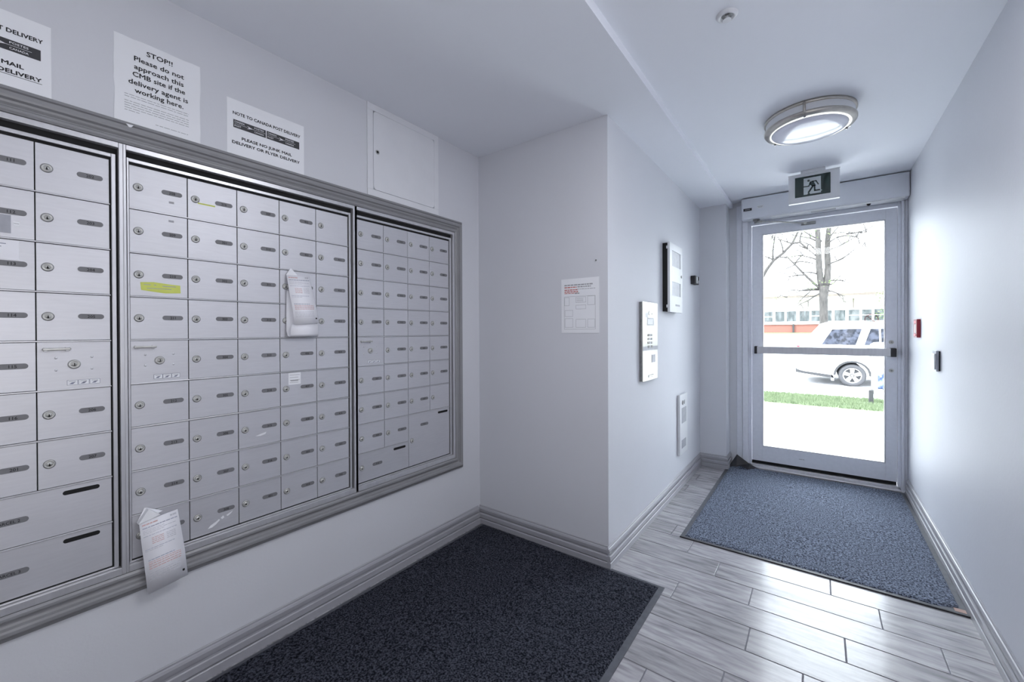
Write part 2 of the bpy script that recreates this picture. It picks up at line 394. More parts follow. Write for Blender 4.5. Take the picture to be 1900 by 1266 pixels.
def master(parent, u0, z1, hu0=.010, hu1=.066):
    key = 'm'
    d = put('master_door', box((.0011, -.1384, 0), (CW-.0011, -.0016, .0036), 'alu', .0007), parent, (u0, z1, .0030), label='door with pull handle and central key lock')
    h = MB(); h.box((hu0, -.026, .0036), (hu1, -.019, .016), 'chrome', .002); h.box((hu0+.003, -.029, .0036), (hu0+.011, -.017, .010), 'alubar', .001); h.box((hu1-.011, -.029, .0036), (hu1-.003, -.017, .010), 'alubar', .001)
    put('handle', h, d)
    l = MB(); l.lathe([(0, 0), (.0135, 0), (.0135, .003), (.0115, .006), (.008, .007), (.0078, .0055), (.0055, .0055), (.005, .009), (0, .009)], 'chrome', n=24); l.box((-.001, -.004, .009), (.001, .004, .0095), 'black')
    put('lock', l, d, (.073, -.068, .0036), label='large round key lock')
    for (x, y) in ((.037, -.048), (.110, -.048), (.037, -.083), (.110, -.083)):
        r = MB(); r.lathe([(0, .0012), (.002, .0012), (.0035, 0)], 'alubar', n=12); put('rivet', r, d, (x, y, .0036))
    s = MB(); s.box((.056, -.131, .0036), (.129, -.112, .0040), 'alubar')
    for k in range(3):
        a = .058+k*.0235; s.box((a, -.129, .0040), (a+.0225, -.114, .0041), 'inkblue'); s.box((a+.001, -.128, .0041), (a+.0215, -.115, .0042), 'paper')
        s.prism([(a+.004, -.126), (a+.012, -.126), (a+.018, -.120), (a+.010, -.121)], .0042, .0043, 'inkblue'); s.box((a+.004, -.119, .0042), (a+.018, -.1175, .0043), 'inkgrey')
    put('sticker', s, d, label='small printed strip of pictograms')
    return d
def panel(y0, ncol, label, left, right):
    """y0 = y of first door; left/right = widths out to the surround's outer edge"""
    P = thing('mailbox_bank', (XL, y0, 0), label, 'mailboxes', 'left', 'wall mailbox panels')
    wd = ncol*CW; zt, zb = ROWZ[0], ROWZ[9]
    put('backing', box((-left[1]+.002, .49, .0005), (wd+right[2]-.002, 1.81, .0028), 'black'), P)
    sr = MB()
    sr.box((-left[1], .478, .0005), (-left[0], 1.820, .022), 'alubar', .0012)
    sr.box((wd+right[1], .478, .0005), (wd+right[2], 1.820, .022), 'alubar', .0012)
    sr.box((-left[0], 1.804, .0005), (wd+right[1], 1.820, .022), 'alubar', .0012)
    sr.box((-left[0], .478, .0005), (wd+right[1], .4995, .022), 'alubar', .0012)
    put('surround_frame', sr, P)
    es = MB()
    es.box((-.0055, zb, .0028), (-.0005, 1.784, .013), 'alubar', .0008)
    es.box((wd+.003, zb-.005, .0028), (wd+right[0], 1.784, .013), 'alubar', .0012)
    es.box((-.0055, 1.7735, .0028), (wd+right[0], 1.784, .010), 'alubar', .0008)
    es.box((-.0055, .5005, .0028), (wd+right[0], zb-.0015, .009), 'alubar', .0008)
    put('edge_strip', es, P)
    return P
rail_cache = {}
def rail(P, u0, u1, z):
    L = round(u1-u0, 4)
    if L not in rail_cache: rail_cache[L] = box((0, -.0016, .0028), (L, .0020, .0112), 'alubar', .0008).mesh('rail')
    put('rail', rail_cache[L], P, (u0, z, 0))
# panel one
P1 = panel(-.013, 2, 'mailbox panel cut by the picture edge, with two long parcel doors at its foot', (.008, .03), (.0130, .0185, .0285))
for r, t in enumerate(['111', '112', '113', '114', '115', '116', '201']):
    d = door(P1, 0, ROWZ[r], CW, .14, t)
    if r == 1:
        s = MB(); s.box((.07, -.126, .0036), (.109, -.077, .0042), 'greyp'); s.box((.113, -.103, .0036), (.124, -.092, .0040), 'paper'); s.box((.114, -.0985, .0040), (.123, -.097, .0041), 'inkgrey'); put('sticker', s, d, label='grey square patch')
    if r == 2:
        s = MB(); s.box((.06, -.056, .0036), (.123, -.005, .0041), 'paper2'); s.box((.066, -.016, .0041), (.10, -.014, .0042), 'inkblue'); s.box((.066, -.024, .0041), (.092, -.022, .0042), 'inkblue'); put('sticker', s, d, label='taped pale blue slip')
for r, t in enumerate(['202', '203', '204', '205', None, '206', '207']):
    if t: door(P1, CW, ROWZ[r], CW, .14, t)
    else: master(P1, CW, ROWZ[r])
for r, t in ((7, 'PARCEL 2'), (8, 'PARCEL 3')):
    dd = door(P1, 0, ROWZ[r], 2*CW, .14, None, False, slot=(.238, -.021, .077), name='parcel_door')
    put('number_plate', plate(t, .075, .0155, .0105), dd, (.098, -.068, .0037))
for r in range(1, 9): rail(P1, 0, 2*CW, ROWZ[r])
# panel two
P2 = panel(.335, 5, 'widest mailbox panel, five doors across, middle of the wall', (.0085, .0155), (.0115, .0185, .0275))
cols = [['208', '209', '210', '211', None, '212', '213', '214', '215'],
        ['216', '301', '302', '303', '304', '305', '306', '307', '308'],
        ['309', '310', '311', '312', '313', '314', '315', '316', '401'],
        ['402', '403', '404', '405', '406', '407', '408', '409', '410'],
        ['', '411', '412', '413', '414', '415', '416', '501', '502']]
for c, col in enumerate(cols):
    for r, t in enumerate(col):
        if t is None: master(P2, 0, ROWZ[r], .008, .064); continue
        d = door(P2, c*CW, ROWZ[r], CW, .14, t or None)
        s = None
        if (c, r) == (0, 0): s = MB().box((.101, -.101, .0036), (.115, -.094, .0040), 'inkgrey'); lab = 'small grey tab'
        if (c, r) == (0, 1): s = MB().box((.100, -.024, .0036), (.114, -.017, .0040), 'inkgrey'); lab = 'small grey tab'
        if (c, r) == (0, 2):
            s = MB().prism([(.026, -.093), (.060, -.090), (.100, -.094), (.130, -.096), (.131, -.122), (.090, -.125), (.060, -.122), (.028, -.118)], .0036, .0042, 'yellow')
            s.box((.034, -.1005, .0042), (.052, -.0985, .0043), 'inkgrey'); s.box((.060, -.101, .0042), (.066, -.0985, .0043), 'inkgrey'); s.box((.082, -.103, .0042), (.118, -.1005, .0043), 'inkgrey'); s.box((.042, -.112, .0042), (.106, -.110, .0043), 'inkgrey')
            lab = 'bright yellow tape with faint writing'
        if (c, r) == (1, 0): s = MB().box((.030, -.083, .0036), (.082, -.078, .0038), 'yellow'); lab = 'faint sliver of yellow tape'
        if (c, r) == (3, 5):
            s = MB().box((.032, -.054, .0036), (.082, -.005, .0041), 'paper')
            for q in range(4): s.box((.037, -.015-q*.0105, .0041), (.078-.006*(q % 2), -.0135-q*.0105, .0042), 'inkgrey')
            s.box((.040, -.040, .0042), (.072, -.036, .0043), 'inkgrey'); lab = 'small white printed label'
        if (c, r) == (1, 8): s = MB().prism([(.052, -.120), (.060, -.111), (.075, -.104), (.086, -.097), (.090, -.100), (.078, -.112), (.066, -.119)], .0036, .0038, 'paper').prism([(.092, -.094), (.100, -.088), (.104, -.096), (.097, -.100)], .0036, .0038, 'paper').prism([(.110, -.090), (.124, -.084), (.132, -.080), (.126, -.088), (.114, -.095)], .0036, .0038, 'paper'); lab = 'torn white paper scraps'
        if (c, r) == (2, 6): s = MB().prism([(.058, -.100), (.078, -.094), (.098, -.090), (.094, -.098), (.076, -.102)], .0036, .0038, 'paper'); lab = 'torn white paper scrap'
        if s: put('sticker', s, d, label=lab)
for r in range(1, 9): rail(P2, 0, 5*CW, ROWZ[r])
# panel three
P3 = panel(1.139, 4, 'mailbox panel nearest the room corner, with two slotted doors at its foot', (.0065, .0065), (.0145, .020, .035))
cols = [['503', '504', '505', '506', None, '507', '508', '509'], ['510', '511', '512', '513', '514', '515', '516', '517'],
        ['601', '602', '603', '604', '605', '606', '607'], ['608', '609', '610', '611', '612', '613', '']]
for c, col in enumerate(cols):
    for r, t in enumerate(col):
        if t is None: master(P3, 0, ROWZ[r], .018, .080)
        else: door(P3, c*CW, ROWZ[r], CW, .14, t or None)
door(P3, 0, ROWZ[8], 2*CW, .14, 'P 4', slot=(.245, -.021, .077), name='parcel_door')
door(P3, 2*CW, ROWZ[7], 2*CW, .28, 'P 5', lockz=-.142, slot=(.250, -.021, .077), name='parcel_door')
for r in range(1, 8): rail(P3, 0, 4*CW, ROWZ[r])
rail(P3, 0, 2*CW, ROWZ[8])
# grey moulding round the panels
T = thing('trim_1', (XL, 0, 0), 'grey profiled moulding framing all the mailbox panels', 'moulding', 'left', kind='structure')
y0, y1, z0, z1 = -.044, 1.783, .477, 1.821
PR = [(0, .0005), (0, .0245), (.006, .0290), (.013, .0285), (.018, .0190), (.020, .0110), (.024, .0110), (.030, .0165), (.036, .0185), (.040, .0265), (.046, .0285), (.056, .0275), (.058, .0160), (.061, .0160), (.064, .0205), (.067, .0120), (.076, .0095), (.0765, .0005)]
def mould(a, b, da, db):
    mb = MB(); i = mb.mi('mould'); R = []
    for (p, dr) in ((a, da), (b, db)): R.append([mb.bm.verts.new((p[0]+dr[0]*s, p[1]+dr[1]*s, h)) for s, h in PR])
    for j in range(len(PR)): mb.face([R[0][j], R[0][(j+1) % len(PR)], R[1][(j+1) % len(PR)], R[1][j]], i)
    mb.face(R[0], i); mb.face(R[1][::-1], i)
    put('moulding', mb, T)
mould((y0, z1), (y1, z1), (-1, 1), (1, 1)); mould((y1, z1), (y1, z0), (1, 1), (1, -1))
mould((y1, z0), (y0, z0), (1, -1), (-1, -1)); mould((y0, z0), (y0, z1), (-1, -1), (-1, 1))

# ================================================================ PAPERS ON THE WALL
def sheet(mb, w, h, m='paper', t=.0006, ragged=0, w0=.0008, seed=1):
    rnd = random.Random(seed); pts = []
    N = 10
    for (a, b) in (((0, 0), (w, 0)), ((w, 0), (w, h)), ((w, h), (0, h)), ((0, h), (0, 0))):
        for k in range(N):
            f = k/N; j = rnd.uniform(-ragged, ragged) if k else 0
            pts.append((a[0]+(b[0]-a[0])*f+(j if a[0] == b[0] else 0), a[1]+(b[1]-a[1])*f+(j if a[1] == b[1] else 0)))
    mb.prism(pts, w0, w0+t, m)
    return mb
def bird(mb, cu, cv, s, w, m):
    mb.prism([(cu-s*.8, cv+s*.5), (cu+s*.9, cv), (cu-s*.25, cv+s*.02)], w, w+.0002, m)
    mb.prism([(cu-s*.9, cv-s*.5), (cu-s*.25, cv-s*.06), (cu+s*.8, cv-s*.05)], w, w+.0002, m)
def note(y0, z0, label, underline=False):
    t = thing('notice_sheet', (XL, y0, z0), label, 'notice', 'left', 'delivery notes above the mailboxes')
    s = MB(); sheet(s, .286, .216); put('paper', s, t)
    k = MB(); W0 = .0017
    k.text('NOTE TO CANADA POST DELIVERY', .0160, .145, .166, W0, 'ink', width=.25, bold=.02)
    put('heading', k, t)
    b = MB(); b.box((.021, .111, .0015), (.1345, .141, .0018), 'bar'); b.box((.1375, .111, .0015), (.266, .141, .0018), 'bar')
    for o_ in (.021, .1375):
        for (tx, u, v) in (('CANADA', .004, .134), ('POST', .004, .119), ('POSTES', .072, .134), ('CANADA', .072, .119)):
            b.text(tx, .0082, o_+u, v, .0020, 'paper', 'LEFT', width=.034 if tx != 'POST' else .022, bold=.006)
        b.box((o_+.003, .1262, .0018), (o_+.047, .1270, .0020), 'paper'); b.box((o_+.060, .1262, .0018), (o_+.112, .1270, .0020), 'paper')
        bird(b, o_+.056, .1265, .0115, .0019, 'paper')
    put('postal_banner', b, t, label='dark banner with white bird emblem')
    l = MB(); l.text('PLEASE NO JUNK MAIL', .0150, .142, .077, W0, 'ink', width=.185, bold=.026)
    l.text('DELIVERY OR FLYER DELIVERY', .0150, .142, .056, W0, 'ink', width=.250, bold=.026)
    if underline: l.box((.014, .0455, W0-.0001), (.268, .0468, W0+.0001), 'ink')
    put('lettering', l, t); return t
note(.610, 1.890, 'landscape postal notice about junk mail, between the STOP sheet and the access hatch')
note(-.113, 1.886, 'landscape postal notice with underlined last line, cut by the picture edge', True)
t = thing('stop_notice', (XL, .304, 1.884), 'portrait white STOP!! notice asking people to keep back while mail is delivered', 'notice', 'left')
s = MB(); sheet(s, .224, .287, ragged=.0014, seed=4); s.prism([(.022, 0), (.040, 0), (.034, -.008), (.029, -.009)], .028, .0286, 'paper'); put('paper', s, t)
k = MB()
for (tx, z, u0, u1) in (('STOP!!', .257, .079, .146), ('Please do not', .228, .048, .177), ('approach this', .202, .048, .176), ('CMB site if the', .177, .044, .180), ('delivery agent is', .1505, .034, .188), ('working here.', .126, .049, .175)):
    k.text(tx, .0215, (u0+u1)/2, z, .0018, 'ink', width=u1-u0, bold=.014)
put('lettering', k, t)
k = MB(); rnd = random.Random(3)
for z, u0, u1 in ((.106, .024, .19), (.0985, .024, .188), (.085, .024, .19), (.0775, .024, .19), (.070, .024, .19), (.0625, .024, .19), (.055, .024, .06), (.034, .10, .188)):
    u = u0
    while u < u1:
        l = rnd.uniform(.006, .018); k.box((u, z-.0009, .0014), (min(u+l, u1), z+.0009, .0017), 'inkgrey'); u += l+.0025
put('small_print', k, t, kind='stuff')
# facing wall sheet
t = thing('evacuation_sheet', (-1.155, YB, 1.220), 'portrait sheet with red heading and faint floor-plan boxes on the facing wall', 'notice', 'face')
s = MB(); sheet(s, .227, .297); put('paper', s, t)
k = MB(); rnd = random.Random(5)
for z, u0, u1, m, h in ((.262, .02, .19, 'inkgrey', .0035), (.250, .02, .095, 'inkred', .003), (.2505, .1, .18, 'inkgrey', .003), (.236, .02, .10, 'inkred', .0028), (.238, .10, .205, 'inkgrey', .0014), (.226, .02, .105, 'inkred', .0028), (.218, .02, .10, 'inkred', .002), (.216, .085, .115, 'inkgrey', .003)):
    u = u0
    while u < u1:
        l = rnd.uniform(.008, .02); k.box((u, z-h, .0014), (min(u+l, u1), z+h, .0017), m); u += l+.003
put('heading', k, t)
k = MB()
def frame(mb, a, b, m, lw=.0012):
    mb.box((a[0], a[1], .0014), (b[0], a[1]+lw, .0017), m); mb.box((a[0], b[1]-lw, .0014), (b[0], b[1], .0017), m)
    mb.box((a[0], a[1], .0014), (a[0]+lw, b[1], .0017), m); mb.box((b[0]-lw, a[1], .0014), (b[0], b[1], .0017), m)
for a, b in (((.018, .02), (.205, .200)), ((.02, .15), (.05, .195)), ((.09, .165), (.15, .195)), ((.16, .15), (.203, .198)), ((.09, .13), (.15, .152)), ((.022, .03), (.072, .08)), ((.09, .03), (.15, .075)), ((.022, .09), (.072, .125)), ((.16, .03), (.203, .075))): frame(k, a, b, 'inkgrey')
for z in (.185, .178, .172): k.box((.095, z, .0014), (.135, z+.0015, .0017), 'inkgrey')
put('plan_drawing', k, t)
n = MB(); n.lathe([(0, .008), (.004, .007), (.004, .004), (.0015, .003), (.0015, 0)], 'darkchrome', n=10)
hk = thing('wall_nail', (-.944, YB, 1.604), 'small grey nail head in the facing wall above the sheet', 'nail', 'face'); put('nail_head', n, hk)

# hanging delivery cards
def card(parent, name, rows, m, th=.0008):
    mb = MB(); i = mb.mi(m); A = []
    for (uL, uR, v, w, vR) in rows:
        A.append([mb.bm.verts.new(p) for p in ((uL, v, w), (uR, vR, w), (uR, vR, w-th), (uL, v, w-th))])
    for a, b in zip(A, A[1:]):
        for j in range(4): mb.face([a[j], a[(j+1) % 4], b[(j+1) % 4], b[j]], i, j in (0, 2))
    mb.face(A[0], i); mb.face(A[-1][::-1], i); return put(name, mb, parent)
def at(rows, s, t_):
    f = t_*(len(rows)-1); k = min(int(f), len(rows)-2); f -= k
    a, b = rows[k], rows[k+1]; q = [a[j]*(1-f)+b[j]*f for j in range(5)]
    return Vector((q[0]+(q[1]-q[0])*s, q[2]+(q[4]-q[2])*s, q[3]+.0006))
def lines(parent, rows, spec, name='lettering'):
    mb = MB(); rnd = random.Random(9)
    for (t_, s0, s1, m, h) in spec:
        i = mb.mi(m); s = s0
        while s < s1:
            e2 = min(s1, s+rnd.uniform(.05, .13))
            q = [at(rows, s, t_-h), at(rows, e2, t_-h), at(rows, e2, t_+h), at(rows, s, t_+h)]
            mb.face([mb.bm.verts.new(p) for p in q], i); s = e2+.015
    put(name, mb, parent, kind='stuff')
SPEC = [(.055, .06, .45, 'palered', .010), (.05, .78, .95, 'palegrey', .013), (.11, .06, .95, 'paleblue', .008)]
SPEC += [(.15+.025*k, .06, .6+.3*(k % 2), 'palegrey', .0035) for k in range(3)] + [(.245, .06, .9, 'paleblue', .004)]
SPEC += [(.30+.028*k, .25, .55, 'palered', .005) for k in range(4)] + [(.30+.028*k, .62, .85, 'palegrey', .004) for k in range(4)] + [(.45, .06, .8, 'paleblue', .004), (.475, .06, .5, 'palegrey', .004)]
SPEC += [(.62, .10, .75, 'paleblue', .007)] + [(.65+.026*k, .10, .9, 'palered', .005) for k in range(4)] + [(.78+.026*k, .08, .85, 'palegrey', .0035) for k in range(4)] + [(.91, .88, .95, 'ink', .013)]
c1 = thing('delivery_card', (XL, 0, 0), 'curling white delivery card hung high on the middle mailbox panel', 'card', 'left', 'delivery cards hung from mailboxes')
r1 = [(.812, .905, 1.464, .020, 1.469), (.815, .911, 1.42, .028, 1.423), (.820, .919, 1.37, .034, 1.372), (.827, .928, 1.32, .039, 1.324), (.832, .936, 1.26, .043, 1.270)]
card(c1, 'card_front', r1, 'paper2'); lines(c1, r1, SPEC)
r2 = [(.814, .914, 1.40, .016, 1.40), (.812, .921, 1.30, .016, 1.30), (.811, .930, 1.236, .018, 1.236), (.812, .931, 1.218, .026, 1.216), (.814, .932, 1.211, .034, 1.210), (.816, .933, 1.222, .041, 1.222), (.818, .933, 1.245, .040, 1.246), (.825, .933, 1.262, .037, 1.266)]
card(c1, 'card_curl', r2, 'paper2')
tb = MB(); tb.prism([(.812, 1.464), (.860, 1.467), (.835, 1.493), (.830, 1.493)], .0135, .0141, 'paper'); put('tab', tb, c1)
c2 = thing('delivery_card', (XL, 0, 0), 'flat white delivery card hung low on the middle mailbox panel, over the grey moulding', 'card', 'left', 'delivery cards hung from mailboxes')
r3 = [(.348, .446, .626, .034, .638), (.352, .454, .56, .040, .572), (.358, .462, .49, .044, .502), (.365, .469, .396, .048, .411)]
card(c2, 'card_front', r3, 'paper2', .002); lines(c2, r3, SPEC)
tb = MB(); tb.prism([(.346, .624), (.40, .636), (.412, .640), (.371, .664), (.365, .665)], .0135, .0142, 'paper'); tb.prism([(.346, .624), (.40, .636), (.371, .664)], .0142, .036, 'paper'); put('tab', tb, c2)

# access hatch
t = thing('access_hatch', (XL, 1.203, 1.899), 'white square access hatch with small round lock high on the mailbox wall', 'hatch', 'left')
s = MB(); W_, H_ = .466, .4515
for a, b in (((0, 0), (W_, .032)), ((0, H_-.032), (W_, H_)), ((0, .032), (.032, H_-.032)), ((W_-.032, .032), (W_, H_-.032))): s.box((a[0], a[1], .0005), (b[0], b[1], .006), 'whitem', .001)
s.box((.03, .03, .0005), (W_-.03, H_-.03, .0012), 'greyp')
put('hatch_frame', s, t)
hp = put('hatch_door', MB().stadium(W_/2, H_/2, W_-.067, H_-.067, .0012, .0065, 'whitem', 4, r=.018), t)
l = MB(); l.disc(.056, .222, .011, .0065, .008, 'chrome', 18); l.disc(.056, .222, .006, .008, .0086, 'black', 12); put('lock', l, hp, label='round cam lock')

# ================================================================ CORRIDOR WALL DEVICES
t = thing('intercom_panel', (XC, 2.488, .918), 'shiny steel entry intercom panel with speaker holes and a card slot', 'intercom', 'left')
W_, H_ = .290, .492
put('back_box', box((0.002, .003, .0005), (W_-.002, H_-.003, .017), 'darkchrome', .002), t)
put('face_plate', box((0, 0, .017), (W_, H_, .022), 'steel', .002), t)
k = MB(); k.box((.05, .395, .022), (.10, .425, .0226), 'white'); k.disc(.125, .425, .016, .022, .0235, 'darkchrome', 16); k.disc(.175, .42, .006, .022, .023, 'inkgrey', 10); put('camera_eye', k, t)
k = MB(); k.box((.08, .345, .022), (.215, .395, .0228), 'greyp', .0005); k.box((.09, .353, .0228), (.19, .387, .0232), 'white'); put('display', k, t, label='grey and white display window')
k = MB()
for r in range(4):
    for c in range(3):
        k.stadium(.105+c*.032, .285-r*.024, .022, .014, .022, .0255, 'darkchrome' if c != 1 else 'greyp', 3, r=.003)
put('keypad', k, t, label='keypad of grey buttons')
put('band', box((.003, .190, .022), (W_-.003, .215, .0226), 'greyp'), t, label='grey cross band')
k = MB(); k.box((.165, .110, .022), (.235, .160, .024), 'greyp', .001); put('card_reader', k, t, label='grey square reader')
k = MB(); k.box((.10, .020, .022), (.20, .034, .0235), 'inkgrey', .0005); k.box((.105, .023, .0235), (.195, .031, .024), 'steel'); put('name_tag', k, t)

t = thing('annunciator_box', (XC, 2.960, 1.362), 'white wall box with two grey windows and a black recessed side', 'wall box', 'left')
W_, H_ = .325, .485
put('back_box', box((0, .004, .0005), (W_-.01, H_-.004, .034), 'black'), t, label='black back box')
k = MB()
k.box((0, 0, .034), (W_, .118, .050), 'white', .001); k.box((.055, .215, .034), (.275, .325, .050), 'white', .001); k.box((0, .435, .034), (W_, H_, .050), 'white', .001)
k.box((0, .118, .034), (.055, .435, .050), 'white', .001); k.box((.275, .118, .034), (W_, .435, .050), 'white', .001)
k.box((.02, .10, .034), (.30, .45, .038), 'white')
cv = put('cover', k, t)
for z in (.118, .325): put('window', box((.055, z, .038), (.275, z+(.097 if z < .2 else .11), .046), 'greyp'), cv, label='grey window')
k = MB(); k.disc(.296, .27, .010, .050, .054, 'darkchrome', 14); put('lock', k, cv); put('name_tag', box((.14, .045, .050), (.25, .058, .0512), 'inkgrey'), cv)
for z in (.03, .44): put('hinge', box((-.004, z, .026), (.006, z+.02, .044), 'white', .002), t)

t = thing('motion_sensor', (XC, 3.745, 1.628), 'small black box with white insert beside the white wall box', 'sensor', 'left')
put('housing', box((0, 0, .0005), (.13, .070, .040), 'rubber_dark', .004), t); put('insert', box((.030, .006, .040), (.062, .064, .044), 'white', .002), t); put('insert', box((.085, .012, .040), (.115, .034, .046), 'white', .002), t)

t = thing('low_wall_unit', (XC, 3.322, .262), 'tall narrow white wall unit with two grey inserts low beside the baseboard', 'wall unit', 'left')
W_, H_ = .225, .470
put('housing', MB().box((0, 0, .0005), (W_, H_, .022), 'white', .006), t)
k = MB(); k.box((.045, .245, .022), (.18, .365, .0235), 'greyp', .001); put('insert', k, t)
k = MB(); k.box((.045, .05, .022), (.17, .115, .0235), 'greyp', .001); put('insert', k, t)
k = MB(); k.disc(.075, .405, .018, .022, .026, 'darkchrome', 14); k.stadium(.125, .405, .022, .034, .022, .024, 'inkgrey', 4); put('indicator', k, t)

# ================================================================ RIGHT WALL DEVICES
t = thing('fire_pull_station', (XR, 3.905, 1.178), 'red fire alarm pull station on the bare wall near the door', 'fire alarm', 'right')
put('housing', box((0, 0, .0005), (.115, .122, .019), 'red', .002), t)
k = MB(); k.box((.045, .03, .019), (.085, .088, .0205), 'white'); k.box((.02, .095, .019), (.10, .112, .0205), 'pinkred'); k.box((.02, .010, .019), (.10, .024, .022), 'pinkred', .001); put('pull_lever', k, t, label='white and pale red lever')
t = thing('door_push_button', (XR, 3.328, .998), 'white push plate on a dark back box on the bare wall', 'push button', 'right')
put('back_box', box((.004, .002, .0005), (.088, .112, .006), 'black'), t)
put('housing', box((0, 0, .006), (.092, .114, .017), 'greyp', .002), t)
put('button', box((.006, .010, .017), (.086, .098, .024), 'white', .003), t)

# ================================================================ OVER THE DOOR
t = thing('door_operator', (-.552, YD-.035, 2.205), 'long grey automatic door operator housing above the glass door', 'door opener', 'face')
k = MB(); k.box((0, .0, 0), (1.086, .181, .125), 'operator', .010); cv = put('housing', k, t)
put('underside_strip', box((.22, -.006, .02), (1.06, .003, .118), 'white', .002), t)
k = MB(); k.box((.50, -.0075, .060), (.66, -.006, .10), 'inkgrey'); k.disc(.86, -.006, .012, .06, .08, 'black', 10, ax=2); put('sensor', k, t)
k = MB(); k.box((.018, .070, .125), (.082, .092, .1262), 'rubber_dark', .0004); k.box((.03, .079, .1262), (.07, .083, .1265), 'inkgrey'); put('badge', k, cv, label='small black badge')
k = MB(); k.box((.12, .078, .125), (.17, .104, .1256), 'white'); k.box((.125, .093, .1256), (.165, .096, .1258), 'inkgrey'); k.box((.130, .086, .1256), (.160, .089, .1258), 'inkgrey'); put('badge', k, cv, label='small pale sticker')
# drive arm
k = MB(); k.disc(.13, .05, .022, -.028, .0, 'chrome', 18)
sp = MB(); sp.lathe([(0, -.004), (.026, -.004), (.026, -.012), (.016, -.018), (.016, -.034), (.0, -.034)], 'darkchrome', n=18)
for v in sp.bm.verts: v.co = Vector((.11+v.co.x, v.co.z, .06+v.co.y))
put('spindle', sp, t); k.bm.free()
k = MB(); k.tube([(.11, -.028, .06), (.15, -.030, .09)], .010, 'chrome', 10); k.tube([(.15, -.030, .09), (.30, -.050, .05), (.455, -.070, -.022)], .0065, 'chrome', 8); put('arm', k, t)
k = MB(); k.box((.43, -.085, -.034), (.53, -.060, -.024), 'darkchrome', .003); k.disc(.458, -.07, .012, -.03, -.012, 'chrome', 12); put('arm_shoe', k, t)

t = thing('exit_sign', (-.182, 3.74, 2.168), 'running-man exit sign hanging from the ceiling before the door', 'exit sign', 'face')
W_, H_ = .300, .202
put('housing', MB().stadium(W_/2, H_/2, W_, H_, 0, .032, 'white', 4, r=.014), t)
k = MB(); k.box((-.002, H_-.004, .004), (.08, H_+.004, .036), 'white', .002); k.box((.215, H_-.004, .004), (W_+.002, H_+.004, .036), 'white', .002); k.box((0, -.006, .004), (W_, .003, .037), 'white', .002); put('edge_trim', k, t)
put('ceiling_mount', box((.075, H_-.001, -.02), (.22, 2.3925-2.168, .045), 'white', .002), t)
u0, v0, pw, ph = .040, .036, .208, .146
k = put('legend_panel', box((u0, v0, .031), (u0+pw, v0+ph, .034), 'green', .0006), t, label='near-black green panel')
g = MB(); Q = lambda a, b: (u0+pw*a, v0+ph*b)
g.box((*Q(.25, .09), .034), (*Q(.737, .90), .0344), 'signw'); put('legend_field', g, k, label='pale square behind the running figure')
g = MB(); a, b = .0344, .0350
g.disc(*Q(.39, .76), .0078, a, b, 'green', 16)
g.prism([Q(.43, .70), Q(.52, .73), Q(.60, .46), Q(.50, .44), Q(.41, .58)], a, b, 'green')
g.stroke([Q(.44, .66), Q(.40, .49), Q(.255, .49)], .0075, a, b, 'green'); g.stroke([Q(.50, .69), Q(.60, .70), Q(.665, .51)], .0075, a, b, 'green')
g.stroke([Q(.52, .48), Q(.39, .18)], .0105, a, b, 'green'); g.stroke([Q(.56, .48), Q(.565, .23), Q(.70, .23)], .0095, a, b, 'green')
g.prism([Q(.355, .09), Q(.43, .09), Q(.42, .14), Q(.38, .15)], a, b, 'green'); g.prism([Q(.70, .27), Q(.775, .20), Q(.73, .14)], .0342, .0346, 'signw')
put('running_figure', g, k)

t = thing('ceiling_light', (-.045, 2.775, ZH), 'round flush ceiling light with two brushed nickel rings', 'ceiling light')
put('ceiling_pan', MB().lathe([(0, -.0005), (.19, -.0005), (.19, -.012), (.0, -.012)], 'white'), t)
put('ring', MB().lathe([(.190, -.002), (.206, -.002), (.207, -.012), (.203, -.016), (.190, -.016)], 'nickel'), t, label='upper nickel ring')
put('drum', MB().lathe([(.198, -.010), (.198, -.056)], 'white'), t)
put('ring', MB().lathe([(.190, -.050), (.203, -.051), (.207, -.055), (.207, -.063), (.203, -.069), (.175, -.078), (.170, -.076), (.170, -.070)], 'nickel'), t, label='lower nickel ring')
put('diffuser', MB().lathe([(.176, -.074)]+[(.172*math.cos(a), -.074-.030*math.sin(a)) for a in [PI/2*k/10 for k in range(11)]], 'diff'), t)
for ang in (266, 148, 30):
    a = math.radians(ang); x, y = .204*math.cos(a), .204*math.sin(a)
    k = MB(); k.disc(x, y, .006, -.068, -.004, 'nickel', 10); k.disc(x*.93, y*.93, .005, -.082, -.070, 'darkchrome', 8); put('post', k, t)
t = thing('sprinkler_head', (-.272, 1.706, ZH), 'small round white recessed sprinkler in the corridor ceiling', 'sprinkler')
put('escutcheon', MB().lathe([(.018, -.002), (.024, -.010), (.030, -.009), (.036, -.003), (.037, -.0005)], 'white', n=28), t)
k = MB(); k.disc(0, 0, .020, -.003, -.001, 'darkchrome', 20); k.disc(0, 0, .006, -.018, -.003, 'white', 10); k.disc(0, 0, .014, -.020, -.018, 'white', 14); k.box((-.010, -.0015, -.018), (-.008, .0015, -.003), 'chrome'); k.box((.008, -.0015, -.018), (.010, .0015, -.003), 'chrome'); put('sprinkler', k, t)

